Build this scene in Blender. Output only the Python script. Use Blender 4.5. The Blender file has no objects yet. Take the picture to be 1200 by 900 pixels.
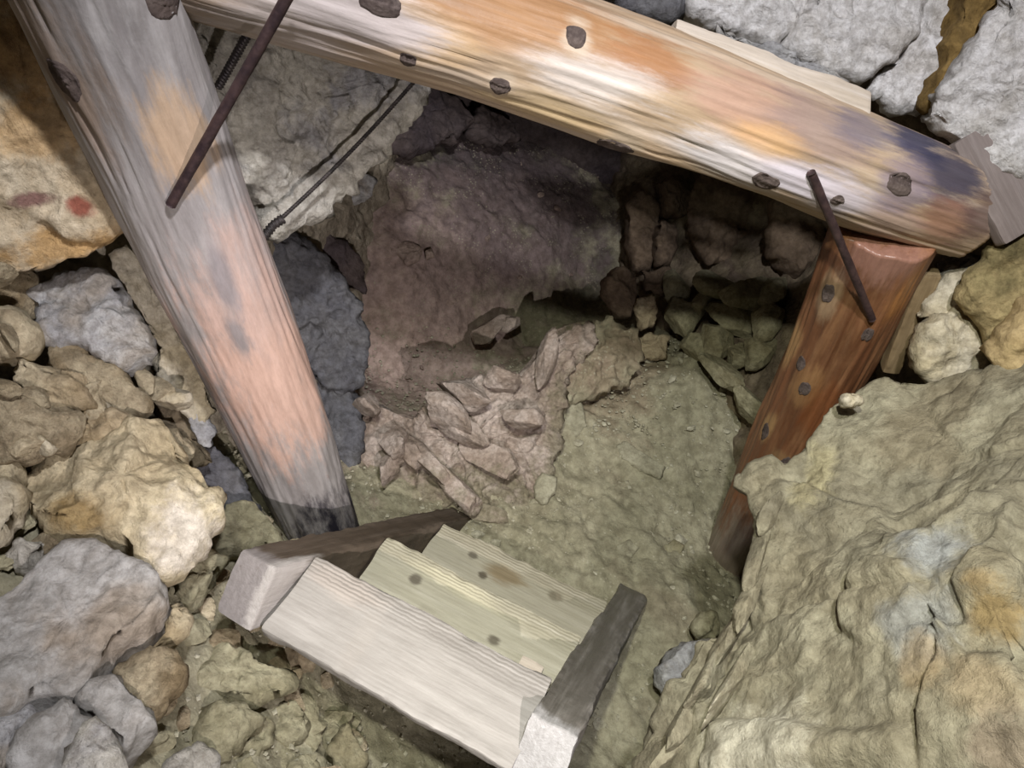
import bpy, bmesh, math, random
import numpy as np
from mathutils import Vector, Matrix

# ------------------------------------------------------------------ camera, light, exposure
FPX = 850.0
UP = np.array([.1, .65, .75]); UP /= np.linalg.norm(UP)
FW = np.array([0, 0, -1.]); FW -= FW.dot(UP)*UP; FW /= np.linalg.norm(FW)
RT = np.cross(FW, UP)
ROT = np.array([RT, FW, UP])                    # camera axes -> world axes
CAM = np.array([0, 0, 1.75])                    # eye height above the foot of the left post
def P(px, py, d):
    return ROT @ (np.array([(px-600)/FPX, (450-py)/FPX, -1.0])*d) + CAM
def ray(px, py):
    v = ROT @ np.array([(px-600)/FPX, (450-py)/FPX, -1.0]); return v/np.linalg.norm(v)

SC = bpy.context.scene
COL = SC.collection
cd = bpy.data.cameras.new('camera'); cam = bpy.data.objects.new('camera', cd); COL.objects.link(cam)
cd.sensor_width = 36; cd.lens = FPX/1200*36; cd.clip_start = .02
M = Matrix.Identity(4)
for i in range(3):
    for j in range(3): M[i][j] = ROT[i][j]
    M[i][3] = CAM[i]
cam.matrix_world = M
SC.camera = cam

wd = bpy.data.worlds.new('mine_dark'); SC.world = wd; wd.use_nodes = True
wd.node_tree.nodes['Background'].inputs[0].default_value = (.75, .7, 1, 1)
wd.node_tree.nodes['Background'].inputs[1].default_value = .014

def spot(name, off, aim, power, color, angle, blend, radius):
    ld = bpy.data.lights.new(name, 'SPOT'); o = bpy.data.objects.new(name, ld); COL.objects.link(o)
    ld.energy = power; ld.color = color; ld.spot_size = math.radians(angle); ld.spot_blend = blend
    ld.shadow_soft_size = radius
    p = ROT @ np.array(off) + CAM
    o.location = p
    o.rotation_euler = (Vector(P(*aim)) - Vector(p)).to_track_quat('-Z', 'Y').to_euler()
    return o
spot('chest_lamp', (.26, .74, .42), (560, 330, 1.6), 160, (.93, .93, 1.0), 122, .9, .045)
spot('hand_torch', (.34, -.56, .12), (420, 450, 1.9), 112, (1.0, .93, .95), 56, .9, .012)
spot('head_lamp', (-.06, .54, .45), (800, 700, 1.9), 165, (.98, 1.0, .88), 60, .9, .03)
VS = SC.view_settings
VS.view_transform = 'Standard'; VS.look = 'None'; VS.exposure = 0; VS.gamma = 1; VS.use_curve_mapping = False

# ------------------------------------------------------------------ numpy noise
def h3(ix, iy, iz, s):
    v = (ix.astype(np.int64)*374761393 + iy.astype(np.int64)*668265263 + iz.astype(np.int64)*2147483647 + s*974634777) & 0xFFFFFFFF
    v = ((v ^ (v >> 13))*1274126177) & 0xFFFFFFFF
    v = ((v ^ (v >> 16))*2246822519) & 0xFFFFFFFF
    v = v ^ (v >> 15)
    return (v & 0xFFFFFF)/float(0x1000000)
def vn(p, s=0):
    f = np.floor(p); t = p-f; t = t*t*t*(t*(t*6-15)+10)
    i = f.astype(np.int64); x, y, z = i[:, 0], i[:, 1], i[:, 2]
    tx, ty, tz = t[:, 0], t[:, 1], t[:, 2]
    def L(a, b, k): return a+(b-a)*k
    a = L(L(h3(x, y, z, s), h3(x+1, y, z, s), tx), L(h3(x, y+1, z, s), h3(x+1, y+1, z, s), tx), ty)
    b = L(L(h3(x, y, z+1, s), h3(x+1, y, z+1, s), tx), L(h3(x, y+1, z+1, s), h3(x+1, y+1, z+1, s), tx), ty)
    return L(a, b, tz)*2-1
def fbm(p, sc, oc=4, s=0, g=.5):
    r = np.zeros(len(p)); a = 1.; q = p*sc
    for k in range(oc):
        r += a*vn(q+17.3*k, s+k); a *= g; q = q*2.03
    return r
def facets(p, sc, s=0, warp=.25, sharp=20):
    """broken-rock relief: each Voronoi cell is its own tilted flat; returns height (cells) and edge distance"""
    q = p*sc
    if warp:
        q = q + warp*np.stack([vn(q*1.3+5, s+50), vn(q*1.3+9, s+51), vn(q*1.3+13, s+52)], 1)
    b = np.floor(q-.5).astype(np.int64)
    d1 = np.full(len(p), 9.); d2 = np.full(len(p), 9.); h = np.zeros(len(p)); wsum = np.zeros(len(p))
    for i in (0, 1):
        for j in (0, 1):
            for k in (0, 1):
                cx, cy, cz = b[:, 0]+i, b[:, 1]+j, b[:, 2]+k
                r1, r2, r3 = h3(cx, cy, cz, s+1), h3(cx, cy, cz, s+2), h3(cx, cy, cz, s+3)
                dx = q-np.stack([cx+.5+.8*(r1-.5), cy+.5+.8*(r2-.5), cz+.5+.8*(r3-.5)], 1)
                d = np.sqrt((dx**2).sum(1))
                r4, r5, r6 = h3(cx, cy, cz, s+4), h3(cx, cy, cz, s+5), h3(cx, cy, cz, s+6)
                hh = (r4-.5)*1.1*dx[:, 0]+(r5-.5)*1.1*dx[:, 1]+(r6-.5)*1.1*dx[:, 2]+(r1+r4-1)*.7
                m = d < d1
                d2 = np.where(m, d1, np.minimum(d2, d)); d1 = np.where(m, d, d1)
                w = np.exp(-sharp*d); h += w*hh; wsum += w
    return h/wsum, d2-d1

# ------------------------------------------------------------------ object helpers
def tag(o, label=None, cat=None, group=None, kind=None):
    if label: o['label'] = label
    if cat: o['category'] = cat
    if group: o['group'] = group
    if kind: o['kind'] = kind
    return o
def setparent(o, p):
    o.parent = p; o.matrix_parent_inverse = p.matrix_basis.inverted()
def mesh_obj(name, V, F, mat, parent=None, origin=None, smooth=True, mw=None):
    """V in world space; origin/mw gives the local frame"""
    V = np.asarray(V, float)
    if mw is None:
        if origin is None:
            origin = np.array([(V[:, 0].min()+V[:, 0].max())/2, (V[:, 1].min()+V[:, 1].max())/2, V[:, 2].min()])
        mw = Matrix.Translation(Vector(origin))
    inv = np.array(mw.inverted())
    L = V @ inv[:3, :3].T + inv[:3, 3]
    me = bpy.data.meshes.new(name)
    F = np.asarray(F, dtype=np.int32) if not isinstance(F, list) else F
    me.from_pydata(L.tolist(), [], F.tolist() if not isinstance(F, list) else F)
    me.materials.append(mat)
    if smooth: me.polygons.foreach_set('use_smooth', [True]*len(me.polygons))
    me.update()
    o = bpy.data.objects.new(name, me); COL.objects.link(o)
    o.matrix_basis = mw
    if parent is not None: setparent(o, parent)
    return o
def vnormals(V, F):
    F = np.asarray(F)
    a, b, c = V[F[:, 0]], V[F[:, 1]], V[F[:, 2]]
    n = np.cross(b-a, c-a)
    if F.shape[1] == 4: n = np.cross(V[F[:, 2]]-a, V[F[:, 3]]-b)
    N = np.zeros_like(V)
    for k in range(F.shape[1]): np.add.at(N, F[:, k], n)
    return N/np.maximum(np.linalg.norm(N, axis=1, keepdims=True), 1e-9)
def grid_faces(nr, nc, wrap=False):
    r = np.arange(nr-1)[:, None]; m = nc if wrap else nc-1
    c = np.arange(m)[None, :]; c2 = (c+1) % nc
    return np.stack([(r*nc+c), (r*nc+c2), ((r+1)*nc+c2), ((r+1)*nc+c)], -1).reshape(-1, 4)

# ------------------------------------------------------------------ materials
def lin(h):
    h = h.lstrip('#'); c = [int(h[i:i+2], 16)/255 for i in (0, 2, 4)]
    return tuple(x/12.92 if x <= .04045 else ((x+.055)/1.055)**2.4 for x in c)+(1,)
class NT:
    def __init__(s, name):
        s.m = bpy.data.materials.new(name); s.m.use_nodes = True; s.t = s.m.node_tree
        s.b = s.t.nodes['Principled BSDF']
    def n(s, ty, **kw):
        x = s.t.nodes.new(ty)
        for k, v in kw.items(): setattr(x, k, v)
        return x
    def l(s, a, b): s.t.links.new(a, b)
    def put(s, sock, v):
        if hasattr(v, 'is_linked'): s.l(v, sock)
        else: sock.default_value = v
    def noise(s, vec, scale, detail=5, rough=.55, dist=0):
        x = s.n('ShaderNodeTexNoise'); s.l(vec, x.inputs['Vector'])
        x.inputs['Scale'].default_value = scale; x.inputs['Detail'].default_value = detail
        x.inputs['Roughness'].default_value = rough; x.inputs['Distortion'].default_value = dist
        return x.outputs['Fac']
    def rng(s, v, a, b, c=0, d=1, smooth=True):
        x = s.n('ShaderNodeMapRange'); s.put(x.inputs['Value'], v)
        if smooth: x.interpolation_type = 'SMOOTHSTEP'
        for k, q in zip(('From Min', 'From Max', 'To Min', 'To Max'), (a, b, c, d)): x.inputs[k].default_value = q
        return x.outputs[0]
    def mix(s, f, a, b, mode='MIX'):
        x = s.n('ShaderNodeMix', data_type='RGBA', blend_type=mode)
        s.put(x.inputs[0], f); s.put(x.inputs[6], a); s.put(x.inputs[7], b)
        return x.outputs[2]
    def math(s, op, a, b):
        x = s.n('ShaderNodeMath', operation=op); s.put(x.inputs[0], a); s.put(x.inputs[1], b); return x.outputs[0]
    def vmul(s, v, k):
        x = s.n('ShaderNodeVectorMath', operation='MULTIPLY'); s.l(v, x.inputs[0]); x.inputs[1].default_value = k; return x.outputs[0]
    def vsub(s, v, k):
        x = s.n('ShaderNodeVectorMath', operation='SUBTRACT'); s.l(v, x.inputs[0]); x.inputs[1].default_value = k; return x.outputs[0]
    def vlen(s, v):
        x = s.n('ShaderNodeVectorMath', operation='LENGTH'); s.l(v, x.inputs[0]); return x.outputs['Value']
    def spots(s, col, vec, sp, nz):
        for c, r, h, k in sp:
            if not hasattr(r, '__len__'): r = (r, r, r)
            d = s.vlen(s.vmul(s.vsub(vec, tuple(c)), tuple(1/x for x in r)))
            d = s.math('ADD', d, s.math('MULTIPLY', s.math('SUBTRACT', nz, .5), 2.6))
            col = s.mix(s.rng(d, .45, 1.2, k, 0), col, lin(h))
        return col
    def bump(s, h, st, dist, prev=None):
        x = s.n('ShaderNodeBump'); x.inputs['Strength'].default_value = st; x.inputs['Distance'].default_value = dist
        s.put(x.inputs['Height'], h)
        if prev is not None: s.l(prev, x.inputs['Normal'])
        return x.outputs[0]
def rock_mat(name, base, alt, third, spots=(), scale=5., bump=1., rough=.9, third_amt=.6, spec=.2, fine=1., speck=None):
    t = NT(name); pos = t.n('ShaderNodeNewGeometry').outputs['Position']
    n1 = t.noise(pos, scale, 6, .6, .4); n2 = t.noise(t.vmul(pos, (1, 1, 1.4)), scale*.45+1.1, 4, .55, .8)
    n3 = t.noise(pos, scale*7, 6, .7)
    c = t.mix(t.rng(n1, .36, .66), lin(base), lin(alt))
    c = t.mix(t.rng(n2, .5, .68, 0, third_amt), c, lin(third))
    c = t.spots(c, pos, spots, t.noise(pos, scale*1.8, 7, .68))
    if speck:
        sv = t.n('ShaderNodeTexVoronoi', feature='F1'); t.l(pos, sv.inputs['Vector']); sv.inputs['Scale'].default_value = 75
        k = t.math('MULTIPLY', t.rng(sv.outputs['Distance'], .16, .34, .8, 0), t.rng(t.noise(pos, 9, 4, .6), .48, .6))
        c = t.mix(k, c, lin(speck))
    c = t.mix(1., c, t.mix(t.rng(n3, .3, .72), (.68, .66, .63, 1), (1.22, 1.22, 1.22, 1)), 'MULTIPLY')
    t.l(c, t.b.inputs['Base Color'])
    t.b.inputs['Roughness'].default_value = rough; t.b.inputs['Specular IOR Level'].default_value = spec
    rn = t.n('ShaderNodeTexNoise', noise_type='RIDGED_MULTIFRACTAL'); t.l(pos, rn.inputs['Vector']); rn.inputs['Scale'].default_value = 9; rn.inputs['Detail'].default_value = 6; rn.inputs['Roughness'].default_value = .55
    b0 = t.bump(rn.outputs['Fac'], .35*bump, .012)
    b1 = t.bump(t.noise(pos, 26, 8, .66), .6*bump, .02, b0)
    v = t.n('ShaderNodeTexVoronoi', feature='F1'); v.inputs['Scale'].default_value = 38*fine
    w = t.n('ShaderNodeVectorMath', operation='ADD'); t.l(pos, w.inputs[0])
    wn = t.n('ShaderNodeTexNoise'); t.l(pos, wn.inputs['Vector']); wn.inputs['Scale'].default_value = 26
    t.l(t.vmul(wn.outputs['Color'], (.05, .05, .05)), w.inputs[1]); t.l(w.outputs[0], v.inputs['Vector'])
    b2 = t.bump(v.outputs['Distance'], .25*bump, .010, b1)
    b3 = t.bump(t.noise(pos, 120, 5, .75), .8*bump, .005, b2)
    t.l(b3, t.b.inputs['Normal'])
    return t.m
def wood_mat(name, cols, spots=(), grain=(30, 30, 1.5), rough=.55, spec=.4, rings=None, bump=.5, wspots=()):
    """cols = dark, mid, light ; local z (or the long axis picked by grain) runs along the timber"""
    t = NT(name); ob = t.n('ShaderNodeTexCoord').outputs['Object']; pos = t.n('ShaderNodeNewGeometry').outputs['Position']
    g = t.noise(t.vmul(ob, grain), 1, 6, .62, .3)
    broad = t.noise(t.vmul(ob, tuple(x*.3 for x in grain)), 1, 4, .55, .6)
    c = t.mix(t.rng(broad, .34, .64), lin(cols[0]), lin(cols[1]))
    c = t.mix(t.rng(g, .42, .78, 0, .7), c, lin(cols[2]))
    nz = t.noise(t.vmul(ob, tuple(x*.75+2 for x in grain)), 1, 8, .72)
    c = t.spots(c, ob, spots, nz)
    if wspots: c = t.spots(c, pos, wspots, t.noise(pos, 14, 5, .6))
    hgt = g
    if rings:
        ax, sc, ds = rings
        w = t.n('ShaderNodeTexWave', wave_type='BANDS', bands_direction=ax, wave_profile='SIN')
        t.l(ob, w.inputs['Vector']); w.inputs['Scale'].default_value = sc; w.inputs['Distortion'].default_value = ds
        w.inputs['Detail'].default_value = 3; w.inputs['Detail Scale'].default_value = 1.2
        sx = t.n('ShaderNodeSeparateXYZ'); t.l(ob, sx.inputs[0])
        msk = t.rng(sx.outputs['Y'], .01, .07, .7, .06)
        c = t.mix(t.math('MULTIPLY', t.rng(w.outputs['Fac'], .15, .6, 1, 0), msk), c, t.mix(1., lin(cols[0]), (.72, .7, .68, 1), 'MULTIPLY'))
        hgt = t.math('ADD', t.math('MULTIPLY', t.math('MULTIPLY', w.outputs['Fac'], msk), .35), g)
    fine = t.noise(t.vmul(ob, tuple(x*3.5 for x in grain)), 1, 5, .7)
    c = t.mix(1., c, t.mix(t.rng(fine, .3, .7), (.88, .87, .86, 1), (1.09, 1.09, 1.09, 1)), 'MULTIPLY')
    t.l(c, t.b.inputs['Base Color'])
    t.l(t.rng(broad, .3, .7, rough-.1, rough+.15), t.b.inputs['Roughness'])
    t.b.inputs['Specular IOR Level'].default_value = spec
    b = t.bump(hgt, bump, .006); b = t.bump(fine, bump*.6, .002, b)
    b = t.bump(t.noise(pos, 60, 5, .6), bump*.5, .004, b)
    t.l(b, t.b.inputs['Normal'])
    return t.m
def metal_mat(name, a, b, rough=.55):
    t = NT(name); ob = t.n('ShaderNodeTexCoord').outputs['Object']
    n = t.noise(ob, 45, 6, .65)
    t.l(t.mix(t.rng(n, .35, .65), lin(a), lin(b)), t.b.inputs['Base Color'])
    t.b.inputs['Metallic'].default_value = .45; t.b.inputs['Roughness'].default_value = rough
    t.l(t.bump(t.noise(ob, 160, 4, .6), .5, .002), t.b.inputs['Normal'])
    return t.m

# ------------------------------------------------------------------ rocks
def subdiv_outline(pts, n):
    pts = np.asarray(pts, float); q = np.vstack([pts, pts[:1]])
    seg = np.linalg.norm(np.diff(q, axis=0), axis=1); cum = np.concatenate([[0], np.cumsum(seg)])
    t = np.linspace(0, cum[-1], n, endpoint=False)
    return np.stack([np.interp(t, cum, q[:, k]) for k in range(3)], 1)
from mathutils.bvhtree import BVHTree
def surf(o, px, py):
    mw = o.matrix_basis; t = BVHTree.FromPolygons([mw @ v.co for v in o.data.vertices], [tuple(p.vertices) for p in o.data.polygons])
    h = t.ray_cast(Vector(CAM), Vector(ray(px, py)))[0]
    return np.array(h) if h is not None else P(px, py, 1.2)
rock_id = [0]
def rock(name, outline, d0, g, T, mat, parent=None, Tb=None, res=.007, big=.0, mid=.012, fine=.005, fs=7., planes=6, seed=None,
         ctr=None, pexp=4.5, rag=.008, steep=.5, skew=None, f2k=.36):
    """boulder from its outline at a real distance: the outline lies on a tilted plane, the body swells T towards the viewer's side and Tb behind"""
    rock_id[0] += 1
    s = seed if seed is not None else rock_id[0]*7+3
    rs = np.random.RandomState(s)
    o2 = np.asarray(outline, float); c2 = o2.mean(0) if ctr is None else np.array(ctr, float)
    dep = lambda p: d0 + g[0]*(p[0]-c2[0])/100 + g[1]*(p[1]-c2[1])/100
    O = np.array([P(p[0], p[1], dep(p)) for p in o2]); C = P(c2[0], c2[1], d0)
    U, S, Vt = np.linalg.svd(O-O.mean(0)); n = Vt[2]
    if n.dot(CAM-C) < 0: n = -n
    e1 = Vt[0]; e2 = np.cross(n, e1)
    if Tb is None: Tb = T*1.2
    per = np.linalg.norm(np.diff(np.vstack([O, O[:1]]), axis=0), axis=1).sum()
    N = int(np.clip(per/res, 40, 420)); rim = subdiv_outline(O, N)
    rad = np.linalg.norm(rim-C, axis=1).mean(); m = int(np.clip(rad/res, 8, 90))
    dirs = (rim-C); ln = np.linalg.norm(dirs, axis=1, keepdims=True)
    rim = rim + dirs/ln*(rag*fbm(rim, 14, 4, s))[:, None]
    rr = np.concatenate([np.linspace(0, 1, m+1)[1:]**.9, [.97, .85, .6, .3]]); front = np.arange(len(rr)) < m
    sk = None
    if skew is not None:
        sk = P(c2[0]+skew[0], c2[1]+skew[1], d0+skew[2])-C
        rr = np.concatenate([rr[:m], [1]*6, [.9, .6, .3]]); front = np.arange(len(rr)) < m
    V = []
    pk = [(rs.uniform(-1, 1, 2)*steep, rs.uniform(.75, 1.05)) for _ in range(planes)]
    R = np.array([np.linalg.norm((rim-C) @ e1), 0])  # unused scale guard
    sc = max(rad, .02)
    for ri, (r, fr) in enumerate(zip(rr, front)):
        p = C + (rim-C)*r
        if fr:
            h = T*(1-r**pexp)**(1/1.8) if r < 1 else np.zeros(N)
            h = np.zeros(N)+h
            a = (p-C) @ e1/sc; b = (p-C) @ e2/sc
            for (k, of) in pk: h = np.minimum(h, T*(of+k[0]*a+k[1]*b))
            p = p+np.outer(h, n)
        else:
            if sk is not None: p = p+sk*min(1, (ri-m+1)/6)
            else: p = p-n*(Tb*(1-r**2.5)**.5)
        V.append(p)
    V = np.vstack([np.vstack(V), C+n*T*min(1, min(k[1] for k in pk) if pk else 1), C-n*Tb if sk is None else C+sk])
    nr = len(rr); F = grid_faces(nr, N, True)
    tri = np.vstack([F[:, [0, 1, 2]], F[:, [0, 2, 3]]])
    i = np.arange(N); j = (i+1) % N
    tri = np.vstack([tri, np.stack([np.full(N, nr*N), j, i], 1), np.stack([np.full(N, nr*N+1), (nr-1)*N+i, (nr-1)*N+j], 1)])
    Nn = vnormals(V, tri)
    if (Nn*(V-V.mean(0))).sum() < 0: tri = tri[:, ::-1]; Nn = -Nn
    f1, ed = facets(V+s*3.1, fs, s, sharp=38); f2, _ = facets(V+s*1.7, fs*2.7, s+9, sharp=30)
    dsp = mid*1.15*f1 + mid*f2k*f2 + fine*fbm(V, 30, 5, s, .55) + fine*1.3*(1-2*np.abs(fbm(V, 17, 3, s+31, .5))) + big*fbm(V, 4, 3, s+4) - mid*.25*np.clip(1-ed/.06, 0, 1)
    V = V+Nn*dsp[:, None]
    return mesh_obj(name, V, tri, mat, parent)

def rbf(ctrl, vals, lam=1e-3):
    ctrl = np.asarray(ctrl, float); n = len(ctrl)
    d = np.linalg.norm(ctrl[:, None]-ctrl[None], axis=2); K = np.where(d > 0, d, 0)
    A = np.zeros((n+3, n+3)); A[:n, :n] = K-lam*np.eye(n); A[:n, n] = 1; A[:n, n+1:] = ctrl; A[n, :n] = 1; A[n+1:, :n] = ctrl.T
    w = np.linalg.solve(A, np.concatenate([vals, [0, 0, 0]]))
    def f(q):
        out = w[n]+q @ w[n+1:]
        for i in range(n): out = out+w[i]*np.linalg.norm(q-ctrl[i], axis=1)
        return out
    return f
def sheet(name, axis, ctrl, u, v, res, mat, amp, fs, seed, out, fine=.006, thick=.25):
    """a rough rock surface: height along one world axis interpolated through measured points; closed behind by a second skin"""
    ctrl = np.asarray(ctrl, float); oth = [k for k in range(3) if k != axis]
    f = rbf(ctrl[:, oth], ctrl[:, axis])
    nu, nv = int((u[1]-u[0])/res)+1, int((v[1]-v[0])/res)+1
    U, W = np.meshgrid(np.linspace(*u, nu), np.linspace(*v, nv), indexing='ij')
    q = np.stack([U.ravel(), W.ravel()], 1); h = f(q)
    V = np.zeros((len(q), 3)); V[:, oth] = q; V[:, axis] = h
    F = grid_faces(nu, nv); Nn = vnormals(V, F)
    if Nn[:, axis].mean()*out < 0: F = F[:, ::-1]; Nn = -Nn
    f1, ed = facets(V+seed, fs, seed); f2, _ = facets(V+seed, fs*2.6, seed+5)
    V = V+Nn*(amp*f1+amp*.45*f2+amp*1.2*fbm(V, 2.2, 3, seed+2)+fine*fbm(V, 26, 5, seed+3, .55)-amp*.4*np.clip(1-ed/.12, 0, 1))[:, None]
    o = mesh_obj(name, V, F, mat, smooth=True)
    tag(o, kind='structure')
    return o, f

# ------------------------------------------------------------------ rock materials
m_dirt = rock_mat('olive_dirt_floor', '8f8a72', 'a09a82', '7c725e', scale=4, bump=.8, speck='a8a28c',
                  spots=[(P(500, 360, 2.75), (.55, .7, .6), 'b39e92', .95), (P(700, 440, 2.7), .28, '85735f', .6), (P(560, 170, 3.15), (.7, .45, .4), '4c4448', .9), (P(620, 230, 3.2), (.5, .5, .4), '5f5453', .9), (P(560, 300, 3.0), (.6, .45, .4), '8a7a74', .6)])  # dark upper back patches: dark rock, deepened to stand in for shade below beam
m_wallL = rock_mat('grey_brown_wall_rock', '948a78', 'aba28f', '7a7060', scale=6)
m_wallR = rock_mat('dark_brown_wall_rock', '6d6152', '83775f', '5a4a44', scale=5)
m_back = rock_mat('dusky_back_rock', '544b4a', '645955', '4a4246', scale=5)
m_ceil = rock_mat('pale_ceiling_rock', 'b0aca4', 'c2beb6', '8d8270', scale=6)

# ------------------------------------------------------------------ the setting
floor_pts = [P(*a) for a in [(650, 600, 2.33), (855, 645, 2.45), (700, 560, 2.48), (780, 500, 2.55), (720, 430, 2.72), (660, 480, 2.55),
             (540, 520, 2.45), (450, 540, 2.35), (600, 560, 2.42), (380, 640, 1.98), (300, 640, 1.72), (250, 600, 1.62), (730, 880, 1.9), (800, 700, 2.2),
             (870, 700, 2.3), (450, 880, 1.62), (400, 760, 1.72), (300, 800, 1.46), (250, 880, 1.28), (150, 900, 1.13), (200, 700, 1.42), (100, 700, 1.22), (60, 900, 1.06),
             (500, 440, 2.96), (430, 430, 2.86), (560, 375, 3.06), (620, 400, 3.14), (690, 360, 3.3), (480, 320, 2.83), (560, 280, 2.98), (640, 280, 3.12), (450, 230, 2.85), (560, 180, 3.12),
             (690, 220, 3.3), (500, 130, 3.1), (740, 260, 3.25), (820, 420, 2.62)]] + \
            [np.array(a) for a in [(-1.1, .3, .85), (-1.0, -.4, .9), (.4, -.4, .1), (1.2, .3, -.1), (1.3, 1.2, -.4), (1.2, 2.2, -.2), (-1.2, 1.2, .5), (-.1, -.3, .5), (-1.2, 2.5, .3)]]
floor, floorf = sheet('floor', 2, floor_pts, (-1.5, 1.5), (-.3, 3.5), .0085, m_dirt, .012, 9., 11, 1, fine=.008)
tag(floor, 'olive brown dirt and rubble floor of the mine')
wl = [P(*a) for a in [(60, 200, 1.42), (0, 300, 1.36), (0, 480, 1.34), (80, 400, 1.48), (150, 420, 1.6), (230, 480, 1.8), (280, 540, 1.95), (330, 180, 1.95), (280, 100, 1.85),
                      (400, 120, 2.25), (370, 340, 2.35), (390, 450, 2.42), (350, 520, 2.2), (440, 200, 2.72), (420, 270, 2.72), (470, 130, 2.9), (0, 600, 1.25), (0, 20, 1.42)]] + \
     [np.array(a) for a in [(-1.05, 0, 1.3), (-1.05, -.2, .6), (-.8, 3.2, .6), (-.75, 3., 1.3), (-.95, .5, 1.7), (-.95, 1.2, 1.7)]]
wall_left, wlf = sheet('wall_left', 0, wl, (-.3, 3.4), (-.3, 1.9), .009, m_wallL, .03, 7., 23, 1)
tag(wall_left, 'fractured tan and grey rock wall behind the left post')
wr = [P(*a) for a in [(760, 300, 3.0), (800, 240, 2.95), (870, 260, 2.72), (860, 390, 2.6), (820, 350, 2.75), (900, 450, 2.45), (950, 250, 2.5), (900, 350, 2.55), (740, 340, 3.1)]] + \
     [np.array(a) for a in [(1.0, 1.0, .9), (1.0, .6, .5), (1.0, .3, 1.2), (1.05, 0, .6), (1.05, -.2, 1.2), (1.0, 1.3, .2), (.95, 1.2, 1.5), (.4, 3.0, .2), (.3, 3.3, .8), (1.0, 1.6, 1.0), (1.0, .8, -.2)]]
wall_right, wrf = sheet('wall_right', 0, wr, (-.3, 3.4), (-.55, 1.9), .010, m_wallR, .03, 6., 37, -1)
tag(wall_right, 'dark brown rock wall behind the reddish right post')
wb = [np.array(a) for a in [(-.8, 3.0, .3), (-.3, 2.98, .1), (.2, 3.0, 0), (.6, 2.9, 0), (-.8, 3.2, .9), (0, 3.2, .9), (.7, 3.1, .9), (0, 3.3, 1.6), (-.9, 3.2, 1.6), (.9, 3.2, 1.6)]]
wall_back, _ = sheet('wall_back', 1, wb, (-1.2, 1.2), (-.5, 1.9), .014, m_back, .035, 6., 41, -1)
tag(wall_back, 'dusky rock face closing the back of the tunnel')
ce = [np.array(a) for a in [(-1, .2, 1.85), (0, .2, 2.15), (1, .2, 1.95), (-1, 1.0, 1.75), (0, 1.0, 1.78), (1, 1.0, 1.72), (0, 1.4, 1.5), (-1, 1.6, 1.5), (1, 1.5, 1.5), (0, 2.4, 1.35), (-1, 2.6, 1.4), (1, 2.6, 1.4), (0, 3.4, 1.2)]]
ceiling, _ = sheet('ceiling', 2, ce, (-1.2, 1.2), (1.3, 3.4), .014, m_ceil, .03, 6., 43, -1)
tag(ceiling, 'rough pale rock roof above the timber beam')

# ------------------------------------------------------------------ rocks of the left side
m_pale = rock_mat('pale_grey_rock', 'b4afa4', 'cbc6b8', '94949a', scale=9, bump=1.3, third_amt=.7, spots=[(P(290, 110, 1.7), (.08, .1, .1), 'b8ad84', .6)])
m_greyw = rock_mat('grey_white_rock', '9d9c9c', 'bdbbb6', '8b7d68', scale=9, bump=1.1)
m_tan = rock_mat('tan_rock', 'a8987c', 'c2b598', '82704f', scale=7, bump=1.1)
m_brown = rock_mat('crumbly_brown_rock', '93846a', 'b5a88c', '776445', scale=9, bump=1.4)
m_boulder = rock_mat('yellow_tan_boulder', 'b3a484', 'c8bb9c', '8a7a58', scale=6, bump=1., spots=[(P(225, 625, 1.2), (.09, .09, .1), 'd3cabb', .9), (P(85, 600, 1.2), (.05, .05, .05), '8a6f3c', .7)])
m_slab = rock_mat('blue_grey_slab_rock', '98958f', 'b2afaa', '8c7a62', scale=7, bump=.8, spots=[(P(150, 770, 1.0), (.13, .1, .03), 'd8c6a2', .9), (P(200, 720, 1.0), (.03, .05, .07), 'd6c5a0', .9)])
m_green = rock_mat('olive_rubble_rock', '8d876c', 'a39d82', '776d50', scale=7, bump=1.)
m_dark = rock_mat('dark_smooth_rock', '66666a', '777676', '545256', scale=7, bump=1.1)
m_duskred = rock_mat('dusty_pink_brown_rock', '98857a', 'b09e90', '7a6a62', scale=8, bump=1.1)
m_rustgrey = rock_mat('right_wall_stone', 'a69a7e', 'b9b09c', '86705000'[:6], scale=8, bump=.8)
m_moss = rock_mat('mossy_stone', '8a7d58', 'a8956c', '50492f', scale=10, bump=1., third_amt=.85)
m_tanst = rock_mat('golden_tan_stone', 'a8936a', 'b8a27a', '8f7a54', scale=6, bump=.7)
m_white = rock_mat('white_limestone', 'd6d3ce', 'e2dfdb', 'b8b1a4', scale=9, bump=1.2, third_amt=.5)
m_brownseam = rock_mat('brown_clay_seam', '7c6438', '8e7546', '54452c', scale=8, bump=1.)
st = lambda *a, label=None, **k: tag(rock('stone', *a, **k), label)
# left wall pieces
orange_face = st([(-60, -60), (10, -40), (28, 5), (62, 90), (112, 180), (152, 268), (128, 302), (70, 318), (20, 322), (-60, 315)], 1.2, (.05, .04), .06, m_tan, wall_left, Tb=.14, mid=.016, fine=.004, fs=5., big=.015,
   label='smooth orange and cream rock face left of the grey post')
orange_face.data.materials[0] = rock_mat('orange_stained_rock', 'b8a484', 'cabda4', '9d918c', scale=6, bump=1., third_amt=.5,
    spots=[(surf(orange_face, 60, 150), (.10, .10, .05), 'b8935e', .65), (surf(orange_face, 90, 290), (.14, .1, .035), 'b48c50', .75), (surf(orange_face, 40, 232), (.045, .04, .014), '7d5a55', .9), (surf(orange_face, 92, 240), .02, '8d4a3c', .9), (surf(orange_face, 20, 60), (.06, .06, .09), 'c29455', .6), (surf(orange_face, 60, 65), (.07, .06, .03), '8f8c86', .7)])
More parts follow.
